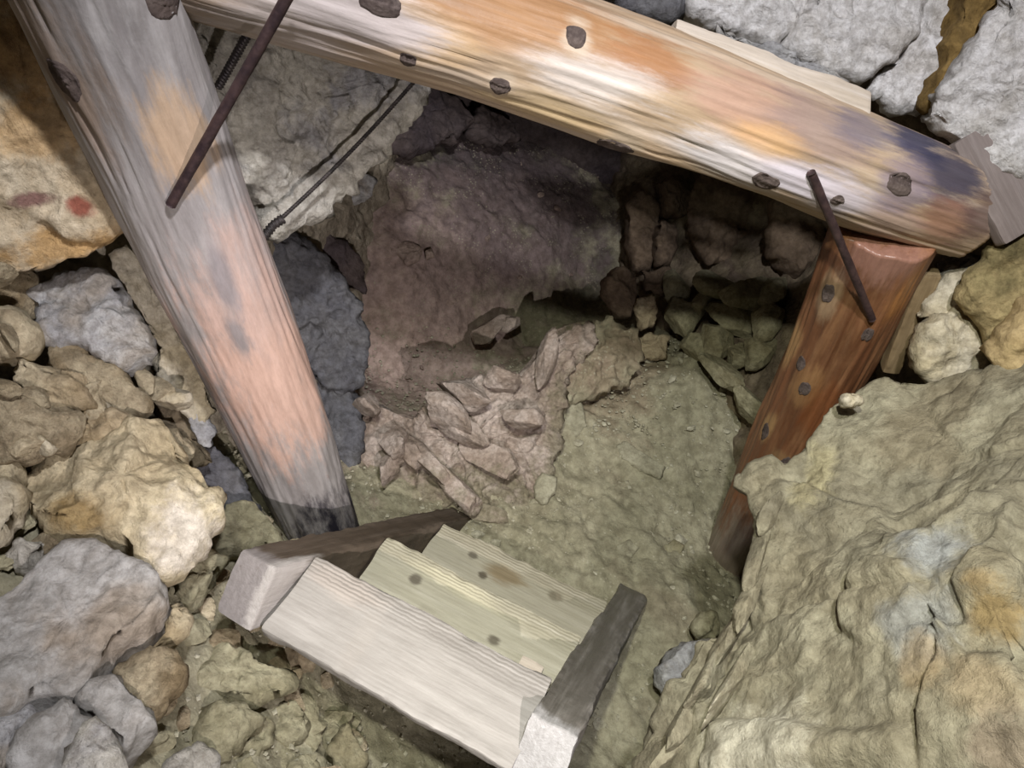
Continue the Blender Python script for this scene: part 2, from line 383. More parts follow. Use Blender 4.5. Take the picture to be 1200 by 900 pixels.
st([(225, -20), (330, -10), (510, 60), (506, 98), (484, 138), (440, 190), (366, 258), (318, 276), (282, 210), (235, 110), (200, 20)], 1.52, (.1, .05), .08, m_pale, wall_left, Tb=.12, mid=.024, fine=.007, fs=12, planes=3,
   label='pale crumbly rock face between the grey post and the beam')
st([(30, 345), (78, 318), (122, 316), (150, 350), (182, 402), (178, 432), (150, 440), (112, 412), (62, 396)], 1.38, (.05, -.02), .06, m_greyw, wall_left, fs=11, mid=.016)
st([(128, 300), (150, 285), (185, 345), (230, 420), (252, 480), (232, 515), (200, 500), (178, 440), (182, 402), (150, 350)], 1.55, (.1, .03), .06, m_rustgrey, wall_left, fs=9)
st([(200, 500), (232, 478), (250, 500), (248, 522), (215, 520)], 1.62, (.05, 0), .03, m_greyw, wall_left)
st([(0, 320), (30, 330), (40, 372), (20, 380), (-40, 380), (-40, 320)], 1.33, (.03, 0), .05, m_brown, wall_left)
st([(-50, 368), (10, 360), (42, 372), (48, 395), (30, 420), (-5, 425), (-50, 430)], 1.27, (.03, -.02), .05, m_tan, wall_left)
st([(60, 392), (112, 410), (150, 440), (178, 480), (150, 490), (100, 460), (58, 430)], 1.36, (.05, -.02), .05, m_brown, wall_left)
st([(182, 432), (205, 455), (225, 510), (248, 540), (225, 560), (195, 520), (172, 470)], 1.55, (.05, 0), .04, m_wallR, wall_left)
st([(20, 420), (70, 428), (105, 455), (116, 480), (80, 490), (40, 470), (10, 450)], 1.3, (.04, -.02), .05, m_tan, wall_left, fs=12)
st([(-40, 440), (10, 445), (60, 475), (90, 492), (72, 520), (28, 545), (-40, 540)], 1.24, (.04, -.03), .06, m_brown, wall_left, fs=12, mid=.016)
st([(100, 470), (150, 488), (180, 500), (168, 515), (120, 520), (85, 505)], 1.34, (.04, -.03), .04, m_tan, wall_left, fs=12)
st([(200, 540), (250, 520), (280, 545), (300, 600), (280, 620), (262, 590), (238, 560)], 1.7, (.08, -.03), .05, m_dark, wall_left)
# far left, in the dark
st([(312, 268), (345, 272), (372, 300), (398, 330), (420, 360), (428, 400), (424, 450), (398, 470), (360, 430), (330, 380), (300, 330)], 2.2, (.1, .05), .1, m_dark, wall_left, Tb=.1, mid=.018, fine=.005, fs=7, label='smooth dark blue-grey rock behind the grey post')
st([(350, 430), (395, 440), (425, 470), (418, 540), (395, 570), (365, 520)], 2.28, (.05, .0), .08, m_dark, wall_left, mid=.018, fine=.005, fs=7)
st([(340, 262), (375, 262), (420, 300), (430, 345), (408, 335), (376, 302)], 2.42, (.1, .05), .06, m_back, wall_left, mid=.01)
st([(382, 235), (402, 205), (420, 195), (440, 212), (438, 235), (415, 240)], 2.52, (.1, .0), .04, m_greyw, wall_left)
st([(432, 110), (480, 95), (540, 118), (560, 140), (530, 165), (480, 185), (440, 170)], 2.85, (.1, -.05), .07, m_back, wall_left, mid=.02, fs=9)
st([(560, 125), (600, 142), (610, 160), (580, 175), (545, 160)], 3.0, (.1, -.05), .05, m_back, wall_back, mid=.02, fs=9)

def thing(name, label, cat, *a, group=None, **k):
    return tag(rock(name, *a, **k), label, cat, group)
thing('boulder', 'large yellow-tan boulder with a pale right flank below the grey post', 'boulder',
      [(22, 575), (40, 540), (100, 518), (190, 506), (222, 532), (240, 552), (262, 585), (262, 612), (232, 645), (195, 672), (172, 662), (150, 642), (90, 642), (40, 622)], 1.3, (.03, -.1), .12, m_boulder, Tb=.12, mid=.02, fs=7, seed=5, planes=8, steep=.75)
thing('rock_slab', 'big flat grey slab with a broken cream edge at the lower left', 'rock',
      [(-60, 745), (0, 706), (40, 672), (75, 640), (108, 645), (135, 655), (165, 666), (198, 682), (192, 704), (165, 735), (140, 758), (110, 790), (80, 818), (50, 812), (0, 842), (-60, 865)], 1.12, (.03, -.09), .03, m_slab, mid=.008, fine=.004, fs=6, planes=3, pexp=14, steep=.15, rag=.006, skew=(16, 44, .07))
thing('stone', 'grey cracked block leaning under the big flat slab', 'stone',
      [(90, 818), (112, 800), (136, 786), (160, 815), (180, 846), (146, 872), (118, 852), (98, 838)], 1.06, (.03, -.08), .02, m_slab, mid=.006, pexp=12, steep=.2, skew=(2, 24, .06))
thing('stone', 'grey stone wedged beside the cracked block at the bottom left corner', 'stone',
      [(20, 868), (50, 842), (75, 822), (95, 838), (118, 862), (120, 880), (98, 930), (10, 930)], 1.02, (.03, -.08), .04, m_slab, mid=.008)
thing('stone', 'grey-white stone below the slab on the bottom left edge', 'stone',
      [(-50, 862), (0, 848), (35, 834), (52, 842), (20, 866), (5, 915), (-50, 930)], 1.0, (.03, -.08), .04, m_greyw, mid=.01)
thing('stone', 'jagged white stone on the bottom edge left of the rubble', 'stone',
      [(85, 880), (105, 855), (118, 862), (135, 880), (150, 930), (70, 930)], .99, (.03, -.08), .035, m_pale)
thing('stone', 'pale tan stone on the left edge beside the boulder', 'stone',
      [(-50, 530), (0, 524), (28, 540), (25, 560), (28, 615), (5, 640), (-50, 660)], 1.22, (.03, -.08), .05, m_rustgrey)
thing('stone', 'small pale stone between the boulder and the slab', 'stone',
      [(5, 655), (28, 638), (55, 636), (48, 655), (18, 672)], 1.2, (.03, -.08), .025, m_pale)
thing('stone', 'brown stone under the left flank of the boulder', 'stone',
      [(45, 628), (90, 640), (125, 645), (122, 658), (80, 648), (40, 652), (30, 640)], 1.24, (.03, -.08), .03, m_brown)
thing('stone', 'olive stone tucked right of the boulder near the post foot', 'stone',
      [(262, 612), (275, 590), (300, 598), (330, 622), (332, 640), (300, 650), (262, 652), (238, 648)], 1.62, (.05, -.1), .05, m_green, fs=9)
thing('stone', 'olive flat stone between the boulder and the cut stair timber', 'stone',
      [(205, 668), (238, 648), (270, 652), (262, 665), (240, 690), (222, 712), (206, 700)], 1.42, (.05, -.1), .04, m_green, fs=9)
thing('stone', 'crumbly cream stone under the right corner of the slab', 'stone',
      [(205, 700), (222, 712), (224, 728), (210, 752), (190, 760), (170, 772), (195, 752)], 1.22, (.03, -.08), .03, m_tan)
thing('stone', 'brown stone with a white corner right of the cracked block', 'stone',
      [(140, 790), (165, 778), (195, 770), (210, 778), (218, 800), (190, 835), (172, 832), (158, 808)], 1.14, (.03, -.08), .04, m_brown, fs=10)
thing('stone', 'large rounded olive rubble lump below the cut stair timber', 'stone',
      [(215, 760), (250, 748), (290, 766), (320, 778), (345, 800), (335, 820), (300, 828), (262, 822), (228, 812), (212, 790)], 1.4, (.05, -.1), .05, m_green, fs=9, mid=.016)
thing('stone', 'cracked olive rubble lump at the bottom beside the white pebbles', 'stone',
      [(228, 850), (250, 826), (290, 828), (310, 842), (285, 872), (255, 890), (228, 875)], 1.3, (.05, -.1), .04, m_green, fs=11)
thing('stone', 'olive triangular stone by the lower edge of the front tread', 'stone',
      [(380, 885), (392, 862), (406, 846), (420, 868), (426, 895), (400, 906)], 1.5, (.05, -.1), .04, m_green, planes=3)
thing('stone', 'pale crumbling stone on the bottom edge left of the triangular stone', 'stone',
      [(190, 905), (205, 888), (235, 878), (250, 892), (262, 930), (185, 930)], 1.2, (.05, -.1), .04, m_pale)
thing('stone', 'flat olive stone beneath the rounded rubble lump', 'stone',
      [(300, 842), (318, 846), (316, 870), (300, 900), (280, 905), (262, 892), (285, 872)], 1.36, (.05, -.1), .03, m_green)
thing('stone', 'olive stone at the bottom edge under the front tread', 'stone',
      [(300, 890), (330, 878), (370, 895), (380, 930), (290, 930)], 1.42, (.05, -.1), .04, m_green)
thing('stone', 'rounded olive stone right of the large rubble lump', 'stone',
      [(315, 830), (340, 822), (362, 836), (360, 862), (335, 876), (316, 862)], 1.46, (.05, -.1), .04, m_green, fs=10)

# ------------------------------------------------------------------ right side
outcrop = thing('boulder', 'huge olive-buff outcrop with an orange stain filling the lower right', 'boulder',
      [(905, 572), (935, 552), (962, 540), (985, 500), (1002, 468), (1060, 452), (1120, 448), (1180, 438), (1300, 430), (1300, 960), (740, 960), (770, 890), (800, 850), (842, 772), (868, 730), (884, 690), (905, 640), (896, 600)],
      1.28, (-.1, -.1), .16, m_tan, Tb=.25, mid=.04, fine=.0028, fs=3.4, planes=9, res=.0055, big=.015, pexp=2.6, f2k=.42, ctr=(1040, 690), seed=21, rag=.012, steep=.45)
q = lambda x, y: surf(outcrop, x, y)
outcrop.data.materials[0] = rock_mat('olive_buff_bedrock', '877f69', '958f79', '736d5c', scale=5, bump=.95, third_amt=.7,
    spots=[(q(1165, 715), (.045, .05, .06), '857048', .85), (q(1150, 680), (.03, .03, .03), '8f7a54', .7), (q(1095, 645), (.05, .06, .07), '8e8f8c', .9), (q(1090, 730), (.06, .06, .06), '8e8e88', .8), (q(880, 860), (.1, .1, .1), 'c0baa6', .8),
           (q(1150, 800), (.05, .05, .05), '9c8a6c', .6), (q(1080, 775), (.04, .04, .03), '94805f', .6), (q(1100, 500), (.2, .15, .07), '807660', .7), (q(1180, 880), (.05, .05, .05), '7d6c5c', .6), (q(960, 560), (.1, .1, .03), 'aea47e', .6)])
st([(1082, 378), (1100, 364), (1142, 358), (1152, 380), (1162, 418), (1140, 440), (1100, 452), (1072, 436), (1074, 400)], 1.5, (.0, .03), .05, m_rustgrey, wall_right, fs=7, mid=.008, label='buff stone block right of the short wedge board')
st([(1078, 372), (1090, 345), (1110, 325), (1142, 318), (1148, 345), (1142, 360), (1100, 366)], 1.52, (0, .03), .05, m_rustgrey, wall_right, fs=7, mid=.008)
st([(1100, 325), (1105, 308), (1150, 296), (1150, 312), (1140, 322)], 1.54, (0, .03), .04, m_greyw, wall_right, fs=9, mid=.008)
st([(1122, 345), (1135, 318), (1162, 284), (1215, 262), (1260, 270), (1260, 350), (1200, 365), (1178, 400), (1160, 424), (1150, 400)], 1.42, (-.03, .03), .05, m_moss, wall_right, fs=6, mid=.01, label='mottled mossy block under the right end of the beam')
st([(1154, 414), (1172, 388), (1205, 348), (1270, 330), (1270, 450), (1200, 448), (1172, 442)], 1.36, (-.03, .03), .06, m_tanst, wall_right, fs=4, mid=.006, pexp=2.4, label='rounded golden tan stone on the right edge')
thing('stone', 'blue-grey angular stone on the floor against the outcrop', 'stone',
      [(768, 782), (785, 765), (805, 752), (846, 750), (838, 772), (812, 820), (786, 832), (772, 805)], 1.92, (0, -.1), .06, m_greyw, mid=.006, pexp=5, steep=.4)
thing('stone', 'small squarish olive stone above the blue-grey stone', 'stone',
      [(815, 735), (820, 722), (838, 718), (845, 735), (838, 750), (816, 750)], 2.05, (0, -.1), .04, m_green)
thing('stone', 'small white chip perched at the top of the outcrop', 'stone',
      [(986, 470), (996, 460), (1010, 466), (1012, 474), (992, 478)], 1.42, (0, -.05), .015, m_rustgrey)
thing('stone', 'narrow brown flake in the gap beside the outcrop', 'stone',
      [(876, 715), (880, 690), (896, 660), (904, 640), (900, 680), (886, 722)], 1.72, (0, -.05), .03, rock_mat('brown_flake', '5d4128', '6b4c30', '4a3320'))
thing('stone', 'flat grey stone at the foot of the right post', 'stone',
      [(868, 748), (880, 730), (895, 735), (885, 760), (866, 772)], 1.95, (0, -.05), .04, m_green)

# blocks over the beam
st([(795, -50), (948, -50), (946, 5), (930, 32), (902, 56), (868, 46), (838, 36), (806, 18)], 1.45, (.0, .02), .06, m_white, ceiling, rag=.004, fs=9, mid=.012, label='white block over the beam, left of the split')
st([(950, -50), (1085, -50), (1080, 8), (1064, 45), (1040, 78), (1008, 100), (962, 84), (920, 58), (924, 28), (944, 6)], 1.43, (0, .02), .06, m_white, ceiling, rag=.004, fs=8, mid=.012, label='white block over the beam, above the pale wedge board')
st([(1086, -50), (1140, -50), (1128, 5), (1104, 62), (1082, 130), (1045, 128), (1014, 108), (1042, 80), (1066, 46)], 1.45, (0, .02), .05, m_white, ceiling, rag=.004, fs=8, mid=.012)
st([(1125, -40), (1190, -40), (1170, 10), (1120, 90), (1086, 135), (1078, 125), (1102, 62)], 1.4, (0, .02), .05, m_brownseam, ceiling, fs=9, mid=.008, rag=.003, label='brown clay seam between two white blocks')
st([(1182, -50), (1290, -50), (1290, 265), (1204, 240), (1152, 198), (1110, 164), (1078, 140), (1088, 112), (1132, 60), (1168, 12)], 1.36, (-.03, .03), .08, m_white, ceiling, rag=.004, fs=7, mid=.014, label='big white block in the upper right corner')
st([(690, -40), (790, -40), (800, 18), (782, 28), (760, 24), (720, 14)], 1.45, (0, .02), .05, m_dark, ceiling, fs=9)
st([(840, 36), (866, 44), (905, 58), (940, 72), (1000, 98), (985, 104), (900, 70)], 1.4, (0, .02), .02, m_greyw, ceiling, fs=14)

# ledge and back rocks
lg = lambda *a, **k: tag(rock('stone', *a, **k))
m_ledge = rock_mat('layered_pink_brown_ledge', 'a39284', 'bfb1a6', '857668', scale=9, bump=1.1, spots=[(P(560, 600, 2.35), (.4, .15, .2), '7e7860', .8), (P(660, 520, 2.5), (.1, .3, .3), '7e7860', .7)])
tag(rock('ledge', [(410, 500), (428, 470), (446, 480), (466, 502), (488, 496), (506, 474), (526, 462), (545, 446), (575, 434), (604, 438), (624, 442), (636, 410), (650, 394), (690, 384), (702, 402), (668, 440), (652, 520), (642, 585), (590, 615), (500, 606), (440, 580), (412, 540)],
         2.38, (.05, -.05), .07, m_ledge, floor, Tb=.2, fs=11, mid=.03, fine=.008, res=.006, planes=9, steep=.6, ctr=(545, 520), rag=.02, pexp=5), 'jagged pink-brown rock ledge rising from the floor')
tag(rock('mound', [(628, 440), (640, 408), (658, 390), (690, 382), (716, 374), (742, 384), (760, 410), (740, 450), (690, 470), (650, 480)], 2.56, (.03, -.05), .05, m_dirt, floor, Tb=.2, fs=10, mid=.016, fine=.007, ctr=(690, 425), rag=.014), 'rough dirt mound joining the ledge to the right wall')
def sliver(x, y, L, W, ang, d, mat, par, T=.03, npl=11, **k):
    """angular fragment cut by planes, lying with its long side at ang"""
    rs = np.random.RandomState(int(x*7+y)); bm = bmesh.new(); bmesh.ops.create_icosphere(bm, subdivisions=4, radius=1)
    Dv = np.array([v.co for v in bm.verts]); Dv /= np.linalg.norm(Dv, axis=1, keepdims=True); Fv = [[v.index for v in f.verts] for f in bm.faces]; bm.free()
    r = np.full(len(Dv), 1.35)
    for q in range(npl):
        n = rs.normal(size=3); n /= np.linalg.norm(n); r = np.minimum(r, rs.uniform(.62, .98)/np.maximum(Dv @ n, 1e-3))
    r = r*(1+.035*fbm(Dv+x, 4, 3, int(y))+.05*facets(Dv+x, 2.5, int(x))[0])
    c, s_ = math.cos(math.radians(ang)), math.sin(math.radians(ang)); C = P(x, y, d)
    e1 = P(x+c*L, y+s_*L, d-.12*s_*L/100)-C; e2 = P(x-s_*W, y+c*W, d-.12*c*W/100)-C; n = np.cross(e1, e2); n /= np.linalg.norm(n)
    V = C+(Dv*r[:, None]) @ np.stack([e1*1.15, e2*1.15, n*T])
    o = mesh_obj('stone', V, Fv, mat, par, smooth=True)
    o.data.set_sharp_from_angle(angle=.5)
    return o
for x, y, L, W, a, d, T in [(432, 476, 16, 10, 30, 2.34, .04), (462, 520, 20, 13, 60, 2.28, .05), (520, 482, 26, 12, 35, 2.34, .06), (545, 462, 30, 11, 25, 2.38, .06), (590, 444, 22, 9, 12, 2.42, .05), (540, 505, 32, 11, 38, 2.3, .05),
                         (505, 545, 34, 10, 42, 2.27, .05), (530, 565, 36, 12, 45, 2.24, .05), (486, 530, 18, 10, 50, 2.28, .04), (580, 540, 30, 14, 30, 2.32, .04), (640, 420, 9, 24, 20, 2.5, .05), (665, 395, 24, 9, -15, 2.56, .04), (610, 490, 20, 12, 20, 2.38, .04),
                         (570, 388, 22, 9, -25, 2.9, .03), (598, 378, 12, 8, 10, 2.92, .03), (455, 548, 12, 16, 10, 2.26, .04), (560, 600, 26, 10, 10, 2.3, .03)]:
    sliver(x, y, L, W, a, d-(.1 if 400 < y < 500 else .04 if 500 <= y < 550 else 0), m_ledge, floor, T, fs=14, mid=.012, planes=5, steep=.7)
br = lambda *a, **k: tag(rock('stone', *a, **k))
m_backR = rock_mat('brown_tunnel_stone', '6b5c4c', '7d6c58', '54463c', scale=6, bump=.8)
br([(704, 330), (712, 318), (728, 314), (744, 326), (746, 352), (738, 376), (720, 374), (708, 352)], 2.85, (0, 0), .11, m_backR, wall_right, fs=5, mid=.006)
br([(735, 240), (752, 225), (770, 240), (768, 280), (758, 318), (742, 318), (734, 285)], 3.0, (0, .05), .11, m_backR, wall_right, fs=5, mid=.008)
br([(764, 300), (766, 270), (778, 256), (792, 262), (792, 290), (782, 312), (768, 314)], 2.92, (0, .03), .09, m_backR, wall_right, fs=5, mid=.006)
br([(744, 372), (748, 350), (766, 344), (772, 362), (768, 384), (750, 390)], 2.75, (0, 0), .05, m_tan, wall_right, fs=6, mid=.006)
br([(752, 318), (785, 312), (800, 330), (795, 350), (770, 345), (755, 340)], 2.85, (0, 0), .05, m_backR, wall_right, fs=6)
br([(768, 215), (800, 205), (808, 240), (800, 262), (778, 252)], 2.95, (0, 0), .11, m_backR, wall_right, fs=6)
br([(808, 240), (820, 205), (870, 215), (905, 230), (900, 290), (870, 318), (832, 312), (812, 280)], 2.75, (-.1, 0), .09, m_backR, wall_right, fs=6, mid=.02)
for x, y, L, W, a, d in [(842, 336, 20, 14, 20, 2.6), (880, 348, 24, 16, 10, 2.54), (908, 338, 16, 14, 0, 2.5), (822, 356, 12, 16, 20, 2.66), (838, 400, 18, 15, 50, 2.58), (866, 418, 13, 11, 0, 2.52), (888, 408, 13, 18, 30, 2.48), (858, 372, 26, 18, 20, 2.58),
                      (848, 440, 26, 9, 45, 2.5), (872, 470, 24, 9, 55, 2.44), (800, 372, 14, 18, 10, 2.7), (812, 404, 16, 10, 40, 2.62), (898, 375, 14, 18, 20, 2.48), (790, 340, 12, 16, 0, 2.78)]:
    sliver(x, y, L, W, a, d, m_green, wall_right, .05, fs=8, mid=.012)
br([(735, 405), (760, 390), (785, 395), (780, 420), (755, 425)], 2.68, (0, -.08), .04, m_tan, wall_right, fs=11, mid=.014)
br([(905, 232), (960, 245), (960, 300), (930, 325), (900, 300)], 2.5, (0, 0), .11, m_backR, wall_right, fs=6)

# broken pieces packed in the crumbly left wall, flakes along the edge of the outcrop
rw = random.Random(12)
for i in range(64):
    x, y = rw.uniform(-5, 215), rw.uniform(318, 535)
    if x > 120+(y-300)*.5 or (15 < x < 195 and 320 < y < 440): continue
    sliver(x, y, rw.uniform(9, 24), rw.uniform(7, 14), rw.uniform(-20, 60), 1.195+.0013*x-.00012*(y-420), rw.choice([m_tan, m_brown, m_brown, m_rustgrey]), wall_left, rw.uniform(.012, .03), npl=13)
m_out = outcrop.data.materials[0]
for x, y, L, W, a in [(892, 640, 34, 9, -72), (878, 700, 40, 10, -66), (852, 752, 38, 10, -58), (828, 800, 44, 11, -56), (800, 845, 40, 11, -56), (862, 790, 46, 10, -60), (905, 600, 20, 10, -60), (782, 885, 34, 10, -50)]:
    h_ = surf(outcrop, x+16, y+6); dd = float((ROT.T @ (h_-CAM))[2]*-1)
    sliver(x, y, L, W, a, dd+.03, m_out, outcrop, .035, npl=14)

# single pale stones on the floor
for lab, ol, d in [('pale square stone lying on the floor below the ledge', [(624, 572), (636, 554), (652, 560), (652, 578), (638, 592), (626, 586)], 2.36),
                   ('cream pebble lying beyond the square stone', [(706, 492), (718, 487), (730, 494), (724, 506), (714, 510)], 2.62),
                   ('long pale stone half buried in the open floor', [(722, 522), (732, 518), (760, 535), (780, 548), (775, 562), (750, 552), (728, 538)], 2.5),
                   ('dark-edged stone in front of the ledge end', [(650, 470), (662, 462), (682, 470), (688, 500), (672, 515), (655, 500)], 2.55),
                   ('small angular stone right of the long pale one', [(782, 512), (792, 508), (798, 518), (786, 524)], 2.55),
                   ('pinkish crumbly stone alone on the dark dirt slope', [(464, 294), (470, 284), (482, 284), (494, 290), (492, 306), (476, 310)], 2.84),
                   ('tiny pinkish stone beside the crumbly stone on the slope', [(497, 296), (506, 291), (508, 300), (500, 303)], 2.85),
                   ('flat grey stone on the floor left of the right post foot', [(778, 640), (790, 632), (802, 640), (796, 652), (782, 652)], 2.36),
                   ('pale stone on the floor near the stair foot', [(720, 640), (738, 632), (750, 642), (740, 654), (724, 652)], 2.3)]:
    thing('stone', lab, 'stone', ol, d, (0, -.12), .022, m_duskred if 'pink' in lab else m_green if 'grey' in lab else rock_mat('pale_floor_stone', '98937c', 'aaa58e', '7f7860'), res=.005, mid=.005, fine=.002, rag=.003)

# ------------------------------------------------------------------ loose rubble: angular stones sharing a few meshes
def stone_mesh(seed, mat, sub=3):
    bm = bmesh.new(); bmesh.ops.create_icosphere(bm, subdivisions=sub, radius=1)
    rs = np.random.RandomState(seed)
    V = np.array([v.co for v in bm.verts]); D = V/np.linalg.norm(V, axis=1, keepdims=True)
    r = np.full(len(D), 1.25)
    for k in range(13):
        n = rs.normal(size=3); n /= np.linalg.norm(n); c = np.maximum(D @ n, 1e-3); r = np.minimum(r, rs.uniform(.62, 1.)/c)
    r = r*(1+.05*fbm(D+seed, 3, 3, seed)); V = D*r[:, None]*np.array([1, rs.uniform(.65, .9), rs.uniform(.4, .65)])
    for v, c in zip(bm.verts, V): v.co = c
    me = bpy.data.meshes.new('rubble_stone'); bm.to_mesh(me); bm.free(); me.materials.append(mat)
    me.polygons.foreach_set('use_smooth', [False]*len(me.polygons))
    return me
m_pebble = rock_mat('pale_pebble', 'aaa58e', 'bdb8a2', '8f8870', scale=9)
left_meshes = [stone_mesh(100+k, [m_green, m_tan, m_brown, m_green][k % 4]) for k in range(8)]
floor_meshes = [stone_mesh(200+k, m_pebble) for k in range(6)]
pink_meshes = [stone_mesh(300+k, m_duskred) for k in range(3)]
rnd = random.Random(4)
def fz(x, y): return float(floorf(np.array([[x, y]]))[0])
def project(p):
    q = ROT.T @ (np.array(p)-CAM); return 600+FPX*q[0]/-q[2], 450-FPX*q[1]/-q[2], -q[2]
def scatter(name, label, group, meshes, n, xr, yr, sr, ok):
    k = 0; tries = 0
    while k < n and tries < n*60:
        tries += 1
        x, y = rnd.uniform(*xr), rnd.uniform(*yr); z = fz(x, y); a, b, d = project((x, y, z))
        if not ok(a, b, d, x, y): continue
        s = rnd.uniform(*sr)
        o = bpy.data.objects.new(name, rnd.choice(meshes)); COL.objects.link(o)
        o.location = (x, y, z+s*.12); o.scale = (s, s, s); o.rotation_euler = (rnd.uniform(-.4, .4), rnd.uniform(-.4, .4), rnd.uniform(0, 6.3))
        tag(o, label if isinstance(label, str) else label(o.data.materials[0].name, a, b), 'stone', group); k += 1
scatter('rubble_stone', lambda m, a, b: 'small angular %s rubble stone %s' % ('tan' if 'tan' in m else 'brown' if 'brown' in m else 'olive',
        'by the foot of the grey post' if b < 690 and a > 230 else 'between the boulder and the slab' if b < 720 else 'beside the slab below the cut stair timber' if b < 800 else 'near the bottom edge below the front tread' if a > 260 else 'near the bottom edge beside the cracked block'), 'rubble left of the stair', left_meshes, 70, (-.95, -.2), (.15, 1.1), (.018, .042),
        lambda a, b, d, x, y: -20 < a < 420 and 600 < b < 930 and not (x > -.42 and y > .55))
scatter('floor_pebble', lambda m, a, b: 'small pale stone on the olive dirt floor %s' % ('right of the stair' if b > 700 else 'between the stair foot and the right post' if b > 560 else 'below the ledge' if a < 700 else 'below the brown wall stones'), 'pale stones on the dirt floor', floor_meshes, 60, (-.3, .95), (.3, 2.0), (.011, .025),
        lambda a, b, d, x, y: 560 < a < 900 and 400 < b < 930)
scatter('slope_pebble', 'small pinkish stone on the dark dirt slope at the back', 'pinkish stones on the back slope', pink_meshes, 18, (-.8, .4), (1.7, 3.0), (.010, .02),
        lambda a, b, d, x, y: 420 < a < 700 and 110 < b < 460)
# gravel nobody could count
def gravel(name, label, n, mat, area, ok, smin, smax):
    rs = np.random.RandomState(9); bx = rs.uniform(area[0], area[1], n*3); by = rs.uniform(area[2], area[3], n*3)
    z = floorf(np.stack([bx, by], 1)); V = []; F = []
    base = np.array([[1, 0, 0], [-1, 0, 0], [0, 1, 0], [0, -1, 0], [0, 0, 1], [0, 0, -1]], float)
    fc = [(0, 2, 4), (2, 1, 4), (1, 3, 4), (3, 0, 4), (2, 0, 5), (1, 2, 5), (3, 1, 5), (0, 3, 5)]
    k = 0
    for i in range(n*3):
        if k >= n: break
        a, b, d = project((bx[i], by[i], z[i]))
        if not ok(a, b): continue
        s = smin+(smax-smin)*rs.rand()**3
        q = base*rs.uniform(.6, 1.2, (6, 1))*np.array([1, .8, .6])*s; t = rs.uniform(0, 6.3); c, sn = math.cos(t), math.sin(t)
        q = q @ np.array([[c, sn, 0], [-sn, c, 0], [0, 0, 1]])+[bx[i], by[i], z[i]+s*.2]
        V.append(q); F += [tuple(x+k*6 for x in f) for f in fc]; k += 1
    o = mesh_obj(name, np.vstack(V), F, mat, smooth=False); tag(o, label, 'gravel', kind='stuff')
gravel('gravel', 'fine pale gravel strewn over the olive dirt floor', 6000, m_pebble, (-.9, .95, .2, 2.1), lambda a, b: 150 < a < 920 and 380 < b < 940, .003, .011)

